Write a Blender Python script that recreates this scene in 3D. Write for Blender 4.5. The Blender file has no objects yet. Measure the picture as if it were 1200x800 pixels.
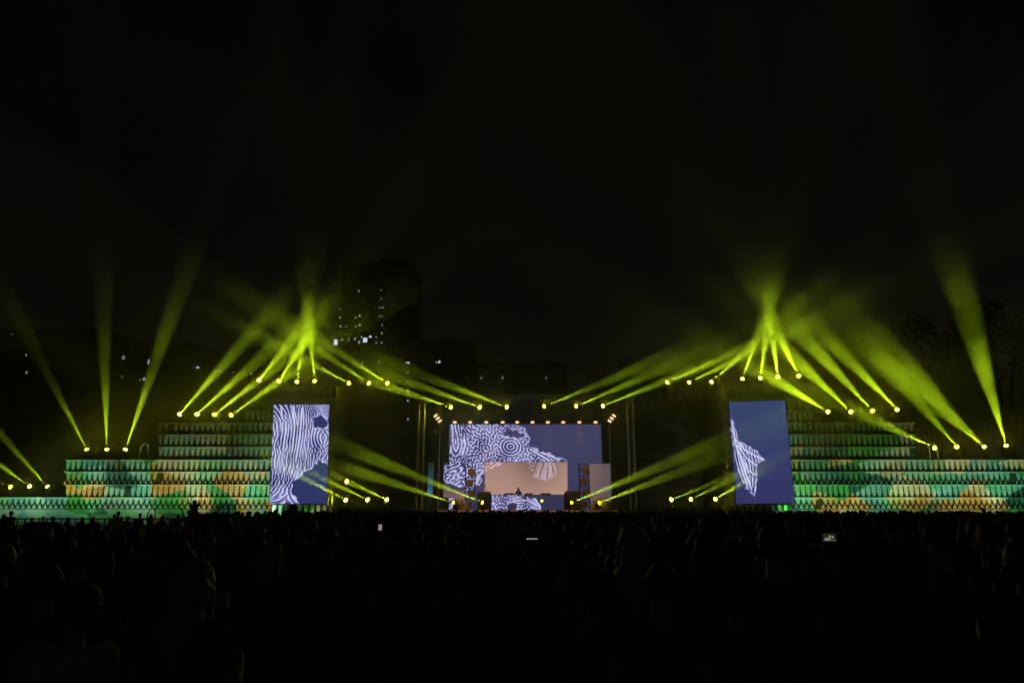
import bpy, bmesh, math, random
import numpy as np
from mathutils import Vector, Matrix, Quaternion

R = math.radians
rnd = random.Random(7)
scene = bpy.context.scene
col = scene.collection

# ------------------------------------------------------------------ camera
F = 814.0
CAM_Z = 1.95
PITCH = math.atan(195.0 / F)
cam = bpy.data.cameras.new('camera'); camo = bpy.data.objects.new('camera', cam); col.objects.link(camo)
cam.sensor_width = 36.0; cam.lens = 36.0 * F / 1200.0
cam.clip_start = 0.05; cam.clip_end = 2000
camo.location = (0, 0, CAM_Z); camo.rotation_euler = (R(90) + PITCH, 0, 0)
scene.camera = camo

def at(px, py, Y):
    """the point of depth Y seen in direction (px, py) of the 1200 x 800 photograph"""
    cx = (px - 600) / F; cz = (400 - py) / F
    dy = math.cos(PITCH) - cz * math.sin(PITCH); dz = math.sin(PITCH) + cz * math.cos(PITCH)
    t = Y / dy
    return Vector((cx * t, Y, CAM_Z + dz * t))

# ------------------------------------------------------------------ materials
def nodes_of(m):
    m.use_nodes = True; nt = m.node_tree; nt.nodes.clear(); return nt, nt.nodes, nt.links

def mat(name, color, rough=0.7, metal=0.0, var=0.25, scale=6.0, bump=0.0, spec=0.4):
    m = bpy.data.materials.new(name); nt, N, L = nodes_of(m)
    out = N.new('ShaderNodeOutputMaterial'); b = N.new('ShaderNodeBsdfPrincipled')
    L.new(b.outputs[0], out.inputs[0])
    b.inputs['Roughness'].default_value = rough; b.inputs['Metallic'].default_value = metal
    b.inputs['Specular IOR Level'].default_value = spec
    tc = N.new('ShaderNodeTexCoord'); nz = N.new('ShaderNodeTexNoise'); nz.inputs['Scale'].default_value = scale
    nz.inputs['Detail'].default_value = 5
    L.new(tc.outputs['Object'], nz.inputs['Vector'])
    cr = N.new('ShaderNodeValToRGB'); cr.color_ramp.elements[0].position = 0.3; cr.color_ramp.elements[1].position = 0.7
    lo = [c * (1 - var) for c in color]; hi = [min(1, c * (1 + var)) for c in color]
    cr.color_ramp.elements[0].color = (*lo, 1); cr.color_ramp.elements[1].color = (*hi, 1)
    L.new(nz.outputs[0], cr.inputs[0]); L.new(cr.outputs[0], b.inputs['Base Color'])
    if bump:
        bp = N.new('ShaderNodeBump'); bp.inputs['Strength'].default_value = bump
        L.new(nz.outputs[0], bp.inputs['Height']); L.new(bp.outputs[0], b.inputs['Normal'])
    return m

def emat(name, color, strength, sampling='AUTO'):
    m = bpy.data.materials.new(name); nt, N, L = nodes_of(m)
    out = N.new('ShaderNodeOutputMaterial'); e = N.new('ShaderNodeEmission')
    e.inputs[0].default_value = (*color, 1); e.inputs[1].default_value = strength
    L.new(e.outputs[0], out.inputs[0])
    m.cycles.emission_sampling = sampling
    return m

def led_mat():
    m = bpy.data.materials.new('led_wall'); nt, N, L = nodes_of(m)
    out = N.new('ShaderNodeOutputMaterial'); e = N.new('ShaderNodeEmission')
    a = N.new('ShaderNodeAttribute'); a.attribute_name = 'pix'
    L.new(a.outputs['Color'], e.inputs[0]); e.inputs[1].default_value = 1.0
    L.new(e.outputs[0], out.inputs[0]); m.cycles.emission_sampling = 'NONE'
    return m

M = dict(
    ground=mat('ground_gravel', (.045, .043, .04), .95, scale=3, bump=.3),
    canvas=mat('pale_canvas', (.62, .62, .58), .85, var=.1, scale=2),
    backing=mat('dark_backing', (.06, .06, .055), .9),
    rail=mat('pale_rail', (.82, .82, .76), .6, var=.1),
    black=mat('black_cloth', (.018, .018, .018), .95),
    blackmetal=mat('black_metal', (.03, .03, .03), .45, .3),
    alu=mat('aluminium', (.45, .45, .46), .35, .9, var=.1),
    deck=mat('stage_deck', (.22, .17, .14), .6),
    edge=mat('light_catch_trim', (.5, .3, .2), .6),
    boulder=mat('prop_stone', (.5, .4, .34), .8, scale=4, bump=.4),
    panel=mat('panel_frame', (.05, .05, .055), .5),
    drum=mat('drum_shell', (.3, .16, .09), .35),
    drumskin=mat('drum_skin', (.3, .2, .14), .6),
    bluecol=mat('blue_cloth', (.16, .36, .52), .8),
    white=mat('white_paint', (.75, .75, .75), .5),
    concrete=mat('concrete', (.16, .16, .15), .9, scale=.4),
    glass=mat('dark_glass', (.02, .022, .025), .15),
    leaf=mat('leaves', (.05, .075, .03), .8, scale=1.5),
    bark=mat('bark', (.08, .06, .045), .9),
    led=led_mat(),
    lens=emat('lamp_lens', (1.0, .96, .012), 125),
    lensdim=emat('floor_lamp_lens', (1.0, .95, .02), 16),
    warm=emat('warm_lens', (1.0, .5, .25), 2.4),
    win=emat('lit_window', (.72, .82, 1.0), .36, 'NONE'),
    winbright=emat('bright_window', (.75, .82, 1.0), .9, 'NONE'),
    windim=emat('dim_window', (.7, .75, .8), .22, 'NONE'),
    orange=emat('orange_bulb', (1.0, .42, .12), 7),
    phone=emat('phone_screen', (1.0, .72, .78), .28),
    phonetext=emat('phone_text', (.9, .9, .95), .5),
)
SK = [mat('skin_a', (.42, .26, .19), .55, var=.1), mat('skin_b', (.3, .18, .12), .55, var=.1), mat('skin_c', (.5, .33, .25), .55, var=.1)]
HR = [mat('hair_dark', (.012, .009, .007), .55, var=.5, scale=40), mat('hair_brown', (.03, .018, .01), .55, var=.5, scale=40),
      mat('hair_blond', (.34, .24, .12), .5, var=.4, scale=40)]
CL = [mat('cloth_%s' % n, c, .9, var=.2, scale=12, bump=.15) for n, c in
      (('black', (.02, .02, .022)), ('navy', (.03, .04, .08)), ('grey', (.12, .12, .12)), ('white', (.5, .5, .48)),
       ('olive', (.09, .1, .05)), ('maroon', (.12, .03, .035)))]
TR = [mat('denim', (.05, .07, .13), .9, scale=20), mat('black_trousers', (.02, .02, .02), .9)]

# ------------------------------------------------------------------ helpers
def link(o, parent=None):
    col.objects.link(o)
    if parent is not None: o.parent = parent
    return o

def tag(o, label=None, cat=None, group=None, kind=None):
    if label: o['label'] = label
    if cat: o['category'] = cat
    if group: o['group'] = group
    if kind: o['kind'] = kind
    return o

def empty(name, loc=(0, 0, 0), rz=0.0):
    o = bpy.data.objects.new(name, None); o.empty_display_size = .2
    o.location = loc; o.rotation_euler = (0, 0, rz); col.objects.link(o); return o

class MB:
    def __init__(s): s.v = []; s.f = []; s.mi = []; s.cur = 0
    def add(s, vs, fs):
        n = len(s.v); s.v += [tuple(v) for v in vs]; s.f += [tuple(i + n for i in f) for f in fs]; s.mi += [s.cur] * len(fs); return s
    def box(s, c, d, rot=None, bev=0.0):
        x, y, z = d[0] / 2, d[1] / 2, d[2] / 2
        c = Vector(c)
        if bev:
            b = min(bev, x * .9, y * .9, z * .9)
            bm = bmesh.new(); bmesh.ops.create_cube(bm, size=1)
            for v in bm.verts: v.co = Vector((v.co.x * d[0], v.co.y * d[1], v.co.z * d[2]))
            bmesh.ops.bevel(bm, geom=bm.edges[:], offset=b, segments=2, affect='EDGES')
            vs = [v.co.copy() for v in bm.verts]; bm.verts.index_update(); fs = [[v.index for v in f.verts] for f in bm.faces]; bm.free()
        else:
            vs = [Vector((a * x, b_ * y, e * z)) for a in (-1, 1) for b_ in (-1, 1) for e in (-1, 1)]
            fs = [(0, 1, 3, 2), (4, 6, 7, 5), (0, 4, 5, 1), (2, 3, 7, 6), (0, 2, 6, 4), (1, 5, 7, 3)]
        if rot is not None: vs = [rot @ v for v in vs]
        return s.add([v + c for v in vs], fs)
    def tube(s, p, q, r0, r1=None, n=8, caps=True):
        p = Vector(p); q = Vector(q); r1 = r0 if r1 is None else r1
        d = q - p
        if d.length < 1e-6: return s
        d.normalize(); u = d.orthogonal().normalized(); w = d.cross(u)
        vs = []
        for c, r in ((p, r0), (q, r1)):
            for i in range(n):
                a = 2 * math.pi * i / n; vs.append(c + (u * math.cos(a) + w * math.sin(a)) * r)
        fs = [(i, (i + 1) % n, n + (i + 1) % n, n + i) for i in range(n)]
        if caps: fs += [tuple(range(n - 1, -1, -1)), tuple(range(n, 2 * n))]
        return s.add(vs, fs)
    def ball(s, c, r, nu=14, nv=9, rot=None):
        c = Vector(c); r = (r, r, r) if not hasattr(r, '__len__') else r
        vs = []; fs = []
        for j in range(1, nv):
            t = math.pi * j / nv
            for i in range(nu):
                a = 2 * math.pi * i / nu
                vs.append(Vector((r[0] * math.sin(t) * math.cos(a), r[1] * math.sin(t) * math.sin(a), r[2] * math.cos(t))))
        top = len(vs); vs.append(Vector((0, 0, r[2]))); vs.append(Vector((0, 0, -r[2])))
        for j in range(nv - 2):
            for i in range(nu):
                a = j * nu + i; b = j * nu + (i + 1) % nu; fs.append((a, a + nu, b + nu, b))
        for i in range(nu):
            fs.append((top, i, (i + 1) % nu)); b = (nv - 2) * nu; fs.append((top + 1, b + (i + 1) % nu, b + i))
        if rot is not None: vs = [rot @ v for v in vs]
        return s.add([v + c for v in vs], fs)
    def capsule(s, p, q, r0, r1, n=12):
        s.tube(p, q, r0, r1, n); s.ball(p, r0, n, 7); s.ball(q, r1, n, 7); return s
    def prism(s, pts, y0, y1):                       # polygon in x-z, extruded along y
        n = len(pts); vs = [(x, y0, z) for x, z in pts] + [(x, y1, z) for x, z in pts]
        fs = [tuple(range(n)), tuple(range(2 * n - 1, n - 1, -1))]
        fs += [(i, n + i, n + (i + 1) % n, (i + 1) % n) for i in range(n)]
        return s.add(vs, fs)
    def mesh(s, name, mats, smooth=False):
        me = bpy.data.meshes.new(name); me.from_pydata(s.v, [], s.f)
        for m in (mats if isinstance(mats, (list, tuple)) else [mats]): me.materials.append(m)
        if any(s.mi): me.polygons.foreach_set('material_index', s.mi)
        bm = bmesh.new(); bm.from_mesh(me); bmesh.ops.recalc_face_normals(bm, faces=bm.faces); bm.to_mesh(me); bm.free()
        if smooth: me.polygons.foreach_set('use_smooth', [True] * len(me.polygons))
        me.update(); return me
    def build(s, name, mats, parent=None, smooth=False, loc=None):
        o = link(bpy.data.objects.new(name, s.mesh(name, mats, smooth)), parent)
        if loc is not None: o.location = loc
        return o

def truss(mb, p, q, w=.3, step=.5, r=.025, rd=.012):
    p = Vector(p); q = Vector(q); d = (q - p); Ln = d.length; d.normalize()
    u = d.orthogonal().normalized() if abs(d.z) < .9 else Vector((1, 0, 0)); v = d.cross(u)
    cs = [u * a * w / 2 + v * b * w / 2 for a, b in ((-1, -1), (1, -1), (1, 1), (-1, 1))]
    for c in cs: mb.tube(p + c, q + c, r, n=6)
    n = max(1, int(Ln / step))
    for i in range(n):
        a = p + d * (Ln * i / n); b = p + d * (Ln * (i + 1) / n)
        for k in range(4):
            c0, c1 = cs[k], cs[(k + 1) % 4]
            mb.tube(a + c0, b + c1, rd, n=5, caps=False) if i % 2 == 0 else mb.tube(a + c1, b + c0, rd, n=5, caps=False)
            mb.tube(a + c0, a + c1, rd, n=5, caps=False)

def copy_tree(o, parent=None):
    c = o.copy(); col.objects.link(c)
    if parent is not None: c.parent = parent
    for ch in o.children: copy_tree(ch, c)
    return c

# ------------------------------------------------------------------ ground, haze, sky
me = bpy.data.meshes.new('ground'); S = 240
me.from_pydata([(-S, -60, 0), (S, -60, 0), (S, 330, 0), (-S, 330, 0)], [], [(0, 1, 2, 3)]); me.materials.append(M['ground'])
tag(link(bpy.data.objects.new('ground', me)), kind='structure')

def haze():
    m = bpy.data.materials.new('haze_air'); nt, N, L = nodes_of(m)
    out = N.new('ShaderNodeOutputMaterial'); v = N.new('ShaderNodeVolumePrincipled')
    v.inputs['Color'].default_value = (.85, .87, .85, 1); v.inputs['Density'].default_value = .00013
    v.inputs['Anisotropy'].default_value = .25
    L.new(v.outputs[0], out.inputs['Volume'])
    b = MB().box((0, 135, 46), (2 * S + 8, 398, 94))
    tag(b.build('haze', m), kind='stuff')
haze()

def smoke():
    m = bpy.data.materials.new('stage_smoke'); nt, N, L = nodes_of(m)
    out = N.new('ShaderNodeOutputMaterial'); v = N.new('ShaderNodeVolumePrincipled'); L.new(v.outputs[0], out.inputs['Volume'])
    v.inputs['Color'].default_value = (.86, .88, .84, 1); v.inputs['Anisotropy'].default_value = .25
    geo = N.new('ShaderNodeNewGeometry'); sep = N.new('ShaderNodeSeparateXYZ'); L.new(geo.outputs['Position'], sep.inputs[0])
    def math_(op, a, b=0.0, c=0.0):
        n = N.new('ShaderNodeMath'); n.operation = op
        for i, q in enumerate((a, b, c)):
            if isinstance(q, (int, float)): n.inputs[i].default_value = q
            else: L.new(q, n.inputs[i])
        return n.outputs[0]
    def ramp(q, a, b, ta=1.0, tb=0.0):
        n = N.new('ShaderNodeMapRange'); n.interpolation_type = 'SMOOTHSTEP'; L.new(q, n.inputs[0])
        for i, w_ in enumerate((a, b, ta, tb)): n.inputs[i + 1].default_value = w_
        return n.outputs[0]
    yf = ramp(math_('ABSOLUTE', math_('SUBTRACT', sep.outputs[1], 62.5)), 3.0, 12.4)
    zf = ramp(sep.outputs[2], 9, 27)
    tot = None
    for (x, z, rad, amp) in ((-17.6, 15.5, 12, .7), (22, 17, 13, .85), (36, 13, 12, .8), (-32, 7, 8, 1.1), (0, 5, 22, .75), (39, 22, 5, 1.0), (28, 19, 5, 1.2), (-24, 18, 15, .45), (30, 21, 16, .5)):
        dx = math_('POWER', math_('SUBTRACT', sep.outputs[0], x), 2.0); dz = math_('POWER', math_('SUBTRACT', sep.outputs[2], z), 2.0)
        g = math_('MULTIPLY', math_('EXPONENT', math_('MULTIPLY', math_('ADD', dx, dz), -1.0 / rad ** 2)), amp)
        tot = g if tot is None else math_('ADD', tot, g)
    nz = N.new('ShaderNodeTexNoise'); nz.inputs['Scale'].default_value = .19; nz.inputs['Detail'].default_value = 3; L.new(geo.outputs['Position'], nz.inputs['Vector'])
    nf = ramp(nz.outputs[0], .34, .66, .12, 1.9)
    den = math_('MULTIPLY', math_('MULTIPLY', math_('MULTIPLY', tot, yf), math_('MULTIPLY', zf, nf)), .0125)
    L.new(den, v.inputs['Density'])
    b = MB().box((0, 61.5, 17.5), (130, 25, 34.6))
    tag(b.build('smoke', m), kind='stuff')
smoke()

w = bpy.data.worlds.new('World'); scene.world = w; w.use_nodes = True
nt = w.node_tree; N = nt.nodes; L = nt.links; N.clear()
out = N.new('ShaderNodeOutputWorld'); bg = N.new('ShaderNodeBackground'); L.new(bg.outputs[0], out.inputs[0])
sky = N.new('ShaderNodeTexSky'); sky.sky_type = 'NISHITA'; sky.sun_disc = False
sky.sun_elevation = R(12); sky.sun_rotation = R(200)
hue = N.new('ShaderNodeHueSaturation'); hue.inputs['Saturation'].default_value = .12
L.new(sky.outputs[0], hue.inputs['Color'])
mul = N.new('ShaderNodeMix'); mul.data_type = 'RGBA'; mul.blend_type = 'MULTIPLY'; mul.inputs['Factor'].default_value = 1
L.new(hue.outputs[0], mul.inputs['A'])
tc = N.new('ShaderNodeTexCoord'); nz = N.new('ShaderNodeTexNoise'); nz.inputs['Scale'].default_value = 2.2; nz.inputs['Detail'].default_value = 4
L.new(tc.outputs['Generated'], nz.inputs['Vector'])
cr = N.new('ShaderNodeValToRGB'); cr.color_ramp.elements[0].position = .35; cr.color_ramp.elements[1].position = .75
cr.color_ramp.elements[0].color = (.75, .68, .62, 1); cr.color_ramp.elements[1].color = (1.0, .74, .6, 1)
L.new(nz.outputs[0], cr.inputs[0]); L.new(cr.outputs[0], mul.inputs['B'])
L.new(mul.outputs['Result'], bg.inputs[0]); bg.inputs[1].default_value = .0007

sun = bpy.data.lights.new('moon', 'SUN'); sun.energy = .0015; sun.angle = R(.5); sun.color = (1, .93, .82)
so = link(bpy.data.objects.new('moon', sun)); so.rotation_euler = (R(78), 0, R(20))

# ------------------------------------------------------------------ LED pictures
def turing(h, wd, lam, seed, iters=5, warp=None, init=None, iw=0.0, aniso=0, bw=.8):
    """labyrinth lines: repeated band-pass and squash of noise; lam in cells"""
    rg = np.random.default_rng(seed); u = rg.standard_normal((h, wd))
    fy = np.fft.fftfreq(h)[:, None]; fx = np.fft.fftfreq(wd)[None, :]
    if warp: fx2 = fx * warp[0]; fy2 = fy * warp[1]
    else: fx2, fy2 = fx, fy
    k = np.sqrt(fx2 ** 2 + fy2 ** 2); k0 = 1.0 / lam
    H = np.exp(-((k - k0) / (bw * k0)) ** 2)
    if aniso: H = H * (aniso + (1 - aniso) * (fx2 ** 2 / (k ** 2 + 1e-12)))
    for i in range(iters):
        if init is not None and i < 3: u = u + iw * init
        u = np.real(np.fft.ifft2(np.fft.fft2(u) * H)); u = u / (u.std() + 1e-6) if i == iters - 1 else np.tanh(u / (u.std() + 1e-6) * 1.6)
    return u

def inpoly(X, Y, pts):
    ins = np.zeros(X.shape, bool); n = len(pts)
    for i in range(n):
        x0, y0 = pts[i]; x1, y1 = pts[(i + 1) % n]
        c = ((y0 > Y) != (y1 > Y)) & (X < (x1 - x0) * (Y - y0) / (y1 - y0 + 1e-12) + x0)
        ins ^= c
    return ins

def segdist(X, Y, pts):
    d = np.full(X.shape, 1e9)
    for (x0, y0), (x1, y1) in zip(pts[:-1], pts[1:]):
        dx, dy = x1 - x0, y1 - y0
        t = np.clip(((X - x0) * dx + (Y - y0) * dy) / (dx * dx + dy * dy + 1e-12), 0, 1)
        d = np.minimum(d, np.hypot(X - x0 - t * dx, Y - y0 - t * dy))
    return d

def blur(a, s):
    h, wd = a.shape; p = int(3 * s) + 1; b = np.pad(a, p, mode='edge')
    fy = np.fft.fftfreq(b.shape[0])[:, None]; fx = np.fft.fftfreq(b.shape[1])[None, :]
    H = np.exp(-2 * (math.pi * s) ** 2 * (fx ** 2 + fy ** 2))
    return np.real(np.fft.ifft2(np.fft.fft2(b) * H))[p:p + h, p:p + wd]

def coral_picture(x0, y0, x1, y1, nx, bodies, holes, rings, streaks, lam, seed, bg0, bg1, line=(.46, .46, .98), gap=(.015, .016, .075), warp=None, glow=.42, aniso=0):
    """picture over photo pixels x0..x1, y0..y1; returns rows from the top"""
    ny = int(nx * (y1 - y0) / (x1 - x0)); cell = (x1 - x0) / nx
    X, Y = np.meshgrid(x0 + (np.arange(nx) + .5) * cell, y0 + (np.arange(ny) + .5) * cell)
    init = np.zeros(X.shape); wgt = np.zeros(X.shape)
    for (cx, cy, rx, ry, amp) in rings:
        rr = np.hypot((X - cx) / rx, (Y - cy) / ry); dd = rr * min(rx, ry)
        g = np.exp(-np.clip(rr - 1.0, 0, None) ** 2 * 8) * (rr < 1.8)
        init += g * np.cos(2 * math.pi * dd / lam) * amp
    for pts in streaks:
        d = segdist(X, Y, pts); init += np.exp(-(d / (.9 * lam)) ** 2) * np.cos(2 * math.pi * d / lam)
    u = turing(ny, nx, lam / cell, seed, init=init, iw=.5, warp=warp, aniso=aniso)
    def bent(a, amp, per, sd):
        g = np.random.default_rng(sd); c = per / cell
        dx = blur(g.standard_normal(a.shape), c); dx *= amp / cell / (dx.std() + 1e-9); dy = blur(g.standard_normal(a.shape), c); dy *= amp / cell / (dy.std() + 1e-9)
        i, j = np.indices(a.shape); fold = lambda q, m: np.minimum(np.abs(q), 2 * (m - 1) - np.abs(q)).clip(0, m - 1).astype(int); i2 = fold(i + dy, a.shape[0]); j2 = fold(j + dx, a.shape[1]); return a[i2, j2]
    u = bent(u, (1.1 if aniso else .6) * lam, 5.5 * lam, seed + 9)
    body = np.zeros(X.shape)
    for p in bodies: body = np.maximum(body, inpoly(X, Y, p).astype(float))
    for (cx, cy, rx, ry, a) in holes:
        ca, sa = math.cos(a), math.sin(a)
        xx = ((X - cx) * ca + (Y - cy) * sa) / rx; yy = (-(X - cx) * sa + (Y - cy) * ca) / ry
        body[(xx ** 2 + yy ** 2) < 1] = 0
    body = bent(body, .42 * lam, .55 * lam, seed + 3)
    edge = blur(body, 1.3 * lam / cell / 2); body_s = np.clip(blur(body, .5) * 1.0, 0, 1)
    rim = np.clip(1 - np.abs(edge - .55) / .25, 0, 1) * body
    ln = np.clip(u * .85 + .06, 0, 1)
    big = turing(ny, nx, 9 * lam / cell, seed + 5, iters=3) * .6
    fill = np.clip(glow * (.55 + .6 * np.clip(big, -1, 1)), 0, 1)
    val = np.clip(np.maximum(ln * (.85 + .15 * np.clip(big + .4, -1, 1)), rim * .75) + fill * .5, 0, 1)
    wh = np.clip((val - .6) / .4, 0, 1) * .6
    for pts in streaks:
        q = np.exp(-(segdist(X, Y, pts) / (.27 * lam)) ** 2); val = np.maximum(val, q); wh = np.maximum(wh, q * .65)
    bg = np.zeros((ny, nx, 3)); t = (Y - y0) / (y1 - y0); s = (X - x0) / (x1 - x0)
    for c in range(3):
        bg[..., c] = bg0[c] * (1 - t) + bg1[c] * t
        inside = gap[c] + (line[c] - gap[c]) * val; inside = inside + (max(line) * (.8, .8, 1)[c] - inside) * wh
        bg[..., c] = bg[..., c] * (1 - body_s) + inside * body_s
    return bg

def led_panel(name, corners, pix, parent, mtl=None):
    """corners: top left, top right, bottom right, bottom left (world); one quad per LED pixel"""
    ny, nx = pix.shape[:2]
    tl, tr, br, bl = [np.array(c) for c in corners]
    s = np.linspace(0, 1, nx + 1)[None, :, None]; t = np.linspace(0, 1, ny + 1)[:, None, None]
    V = (tl * (1 - s) + tr * s) * (1 - t) + (bl * (1 - s) + br * s) * t
    V = V.reshape(-1, 3)
    I, J = np.meshgrid(np.arange(ny), np.arange(nx), indexing='ij'); a = (I * (nx + 1) + J).ravel()
    Fc = np.stack([a, a + nx + 1, a + nx + 2, a + 1], 1)
    me = bpy.data.meshes.new(name)
    me.vertices.add(len(V)); me.vertices.foreach_set('co', V.ravel())
    me.loops.add(Fc.size); me.loops.foreach_set('vertex_index', Fc.ravel())
    me.polygons.add(len(Fc)); me.polygons.foreach_set('loop_start', np.arange(0, Fc.size, 4))
    at_ = me.attributes.new('pix', 'FLOAT_COLOR', 'CORNER')
    c4 = np.ones((ny * nx, 4)); c4[:, :3] = pix.reshape(-1, 3); at_.data.foreach_set('color', np.repeat(c4, 4, 0).ravel())
    me.update(calc_edges=True); me.validate(); me.materials.append(mtl or M['led'])
    return link(bpy.data.objects.new(name, me), parent)

def casing(name, corners, depth, parent, m, over=.06, gap=.01):
    """a box behind the four corners"""
    tl, tr, br, bl = [Vector(c) for c in corners]
    n = (tr - tl).cross(bl - tl).normalized()
    if n.y < 0: n = -n
    ux = (tr - tl).normalized(); uz = (tl - bl).normalized()
    P = [tl - ux * over + uz * over, tr + ux * over + uz * over, br + ux * over - uz * over, bl - ux * over - uz * over]
    vs = [p + n * gap for p in P] + [p + n * (gap + depth) for p in P]
    fs = [(0, 1, 2, 3), (7, 6, 5, 4)] + [(i, 4 + i, 4 + (i + 1) % 4, (i + 1) % 4) for i in range(4)]
    return MB().add(vs, fs).build(name, m, parent)

NAVY0 = (.055, .06, .15); NAVY1 = (.05, .055, .14)
# main screen
Ys = 66.0
root = empty('main_screen', at(617, 600, Ys).xy.to_3d())
tag(root, 'wide central video wall at the back of the stage showing white coral on dark blue', 'video screen')
root.location = (0, 0, 0)
P = [at(527, 497, Ys), at(704, 497, Ys), at(708, 598, Ys), at(526, 598, Ys)]
body_main = [(520, 490), (606, 490), (613, 500), (620, 507), (623, 516), (623, 523), (628, 527), (643, 531), (653, 535), (668, 539),
             (655, 541), (640, 541), (622, 545), (604, 539), (590, 543), (570, 544), (566, 556), (559, 568), (550, 575), (540, 590), (520, 600)]
pixm = coral_picture(526, 497, 708, 598, 420, [body_main],
                     [(600, 508, 13, 5.2, .12)], [(599, 523, 11, 9, 1.0), (532, 522, 6, 12, 1.0)],
                     [[(543, 513), (544.5, 522), (541, 533)], [(570, 545), (563, 556), (557, 568)], [(588, 512), (600, 512), (612, 508)],
                      [(623, 527), (645, 540)], [(628, 527), (655, 538)]], 3.5, 3, (.052, .052, .13), (.035, .038, .11))
led_panel('picture', P, pixm, root); casing('cabinet', P, .25, root, M['panel'], .12)

# stage-set panels before the screen, lamp light on them put into their emission
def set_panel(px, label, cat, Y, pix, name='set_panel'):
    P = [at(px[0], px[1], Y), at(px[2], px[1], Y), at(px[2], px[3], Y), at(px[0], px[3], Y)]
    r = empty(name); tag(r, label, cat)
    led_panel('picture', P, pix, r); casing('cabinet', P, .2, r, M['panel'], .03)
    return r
Yc = 64.0
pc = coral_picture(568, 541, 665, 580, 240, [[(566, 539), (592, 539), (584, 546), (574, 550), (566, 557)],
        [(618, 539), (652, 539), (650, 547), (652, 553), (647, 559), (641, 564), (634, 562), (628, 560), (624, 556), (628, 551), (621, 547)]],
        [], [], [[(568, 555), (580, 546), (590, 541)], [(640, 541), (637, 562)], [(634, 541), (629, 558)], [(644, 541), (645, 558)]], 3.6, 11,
        (.36, .215, .185), (.48, .285, .225), line=(.75, .5, .55), gap=(.36, .17, .12), glow=.3)  # warm light falling on the panel, painted as its orange background
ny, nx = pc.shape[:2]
sh = 1.08 - .55 * np.exp(-((np.linspace(0, 1, nx)[None, :] - .62) / .25) ** 2) * np.linspace(1, .2, ny)[:, None]  # uneven lamp light painted over it, dimmer toward the upper right
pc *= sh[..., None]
set_panel((568, 541, 665, 580), 'orange centre panel, its warm lamp light painted in, behind the performer with pale coral at its top corners', 'stage panel', Yc, pc)
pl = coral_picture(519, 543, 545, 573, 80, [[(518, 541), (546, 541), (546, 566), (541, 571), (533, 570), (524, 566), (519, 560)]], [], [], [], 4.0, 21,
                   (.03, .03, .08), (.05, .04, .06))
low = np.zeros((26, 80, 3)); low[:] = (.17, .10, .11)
pl = np.concatenate([pl, low * np.linspace(.75, 1.1, 26)[:, None, None]], 0)  # light on the bare foot painted in, brighter downwards
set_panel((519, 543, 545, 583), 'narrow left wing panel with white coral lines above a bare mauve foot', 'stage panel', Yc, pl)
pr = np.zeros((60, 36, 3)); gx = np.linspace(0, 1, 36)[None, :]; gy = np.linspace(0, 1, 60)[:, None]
for c, (a, b) in enumerate(((.20, .11), (.125, .085), (.115, .11))): pr[..., c] = (a + (b - a) * gx) * (1.05 - .25 * np.abs(gy - .2))  # light on this panel painted as a mauve gradient
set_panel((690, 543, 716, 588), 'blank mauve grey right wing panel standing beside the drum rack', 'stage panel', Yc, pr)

# side screens (each is turned a little; the inner edge carries a truss)
def side_screen(tl, tr, br, bl, Ya, Yb, pix, label, inner):
    P = [at(*tl, Ya), at(*tr, Yb), at(*br, Yb), at(*bl, Ya)]
    r = empty('side_screen'); tag(r, label, 'video screen')
    led_panel('picture', P, pix, r); casing('cabinet', P, .3, r, M['panel'], .05)
    k = MB(); a, b = (P[1], P[2]) if inner > 0 else (P[0], P[3])
    off = Vector((inner * .28, .12, 0))
    truss(k, Vector((b.x, b.y, .02)) + off, Vector((a.x, a.y, a.z + .2)) + off, .3, .6, .025, .014)
    k.build('truss_mast', M['alu'], r)
    q = MB()
    for s in (.12, .5, .88):
        p = P[3] * (1 - s) + P[2] * s
        q.box((p.x, p.y + .25, (p.z - .1) / 2), (.12, .12, p.z - .1))
    q.build('support_legs', M['blackmetal'], r)
    return r
bl_ = [(316, 470), (390, 470), (390, 545), (377, 541), (366, 545), (358, 553), (350, 561), (343, 568), (342, 575), (346, 583), (353, 592), (314, 592)]
pixl = coral_picture(316, 474, 386, 590, 250, [bl_], [(376, 495, 9.5, 8, .4)], [(377, 512, 9, 12, 1.0)],
                     [[(333, 502), (331, 515), (330, 527)], [(349, 556), (343, 568), (342, 575), (345, 583), (351, 590)], [(368, 503), (374, 499), (384, 502)],
                      [(325, 476), (327, 490)], [(340, 476), (343, 500), (341, 530)], [(352, 478), (350, 510), (346, 540)]], 3.4, 5,
                     (.03, .035, .12), (.025, .035, .13), aniso=.28, glow=.55)
side_screen((321, 474), (386, 474), (383, 590), (316, 590), 57, 57.6, pixl, 'tall side video screen filled with white branching coral beside the left tiers', 1)
br_ = [(854, 489), (858, 493), (861, 516), (868, 520), (883, 527), (896, 539), (887, 542), (882, 549), (883, 561), (879, 580), (866, 572), (863, 558), (857, 542), (854, 512)]
pixr = coral_picture(853, 470, 930, 590, 250, [br_], [], [], [[(855, 492), (858, 520), (866, 548), (874, 572)], [(859, 516), (870, 528), (892, 539)],
                     [(860, 522), (872, 538), (884, 546)], [(862, 530), (872, 552), (880, 556)]], 3.4, 8, (.036, .058, .155), (.033, .034, .125), aniso=.3)
side_screen((854, 471), (920, 469), (931, 589), (863, 590), 57.6, 57, pixr, 'tall side video screen of plain slate blue with one small coral branch at its edge', -1)

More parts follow.
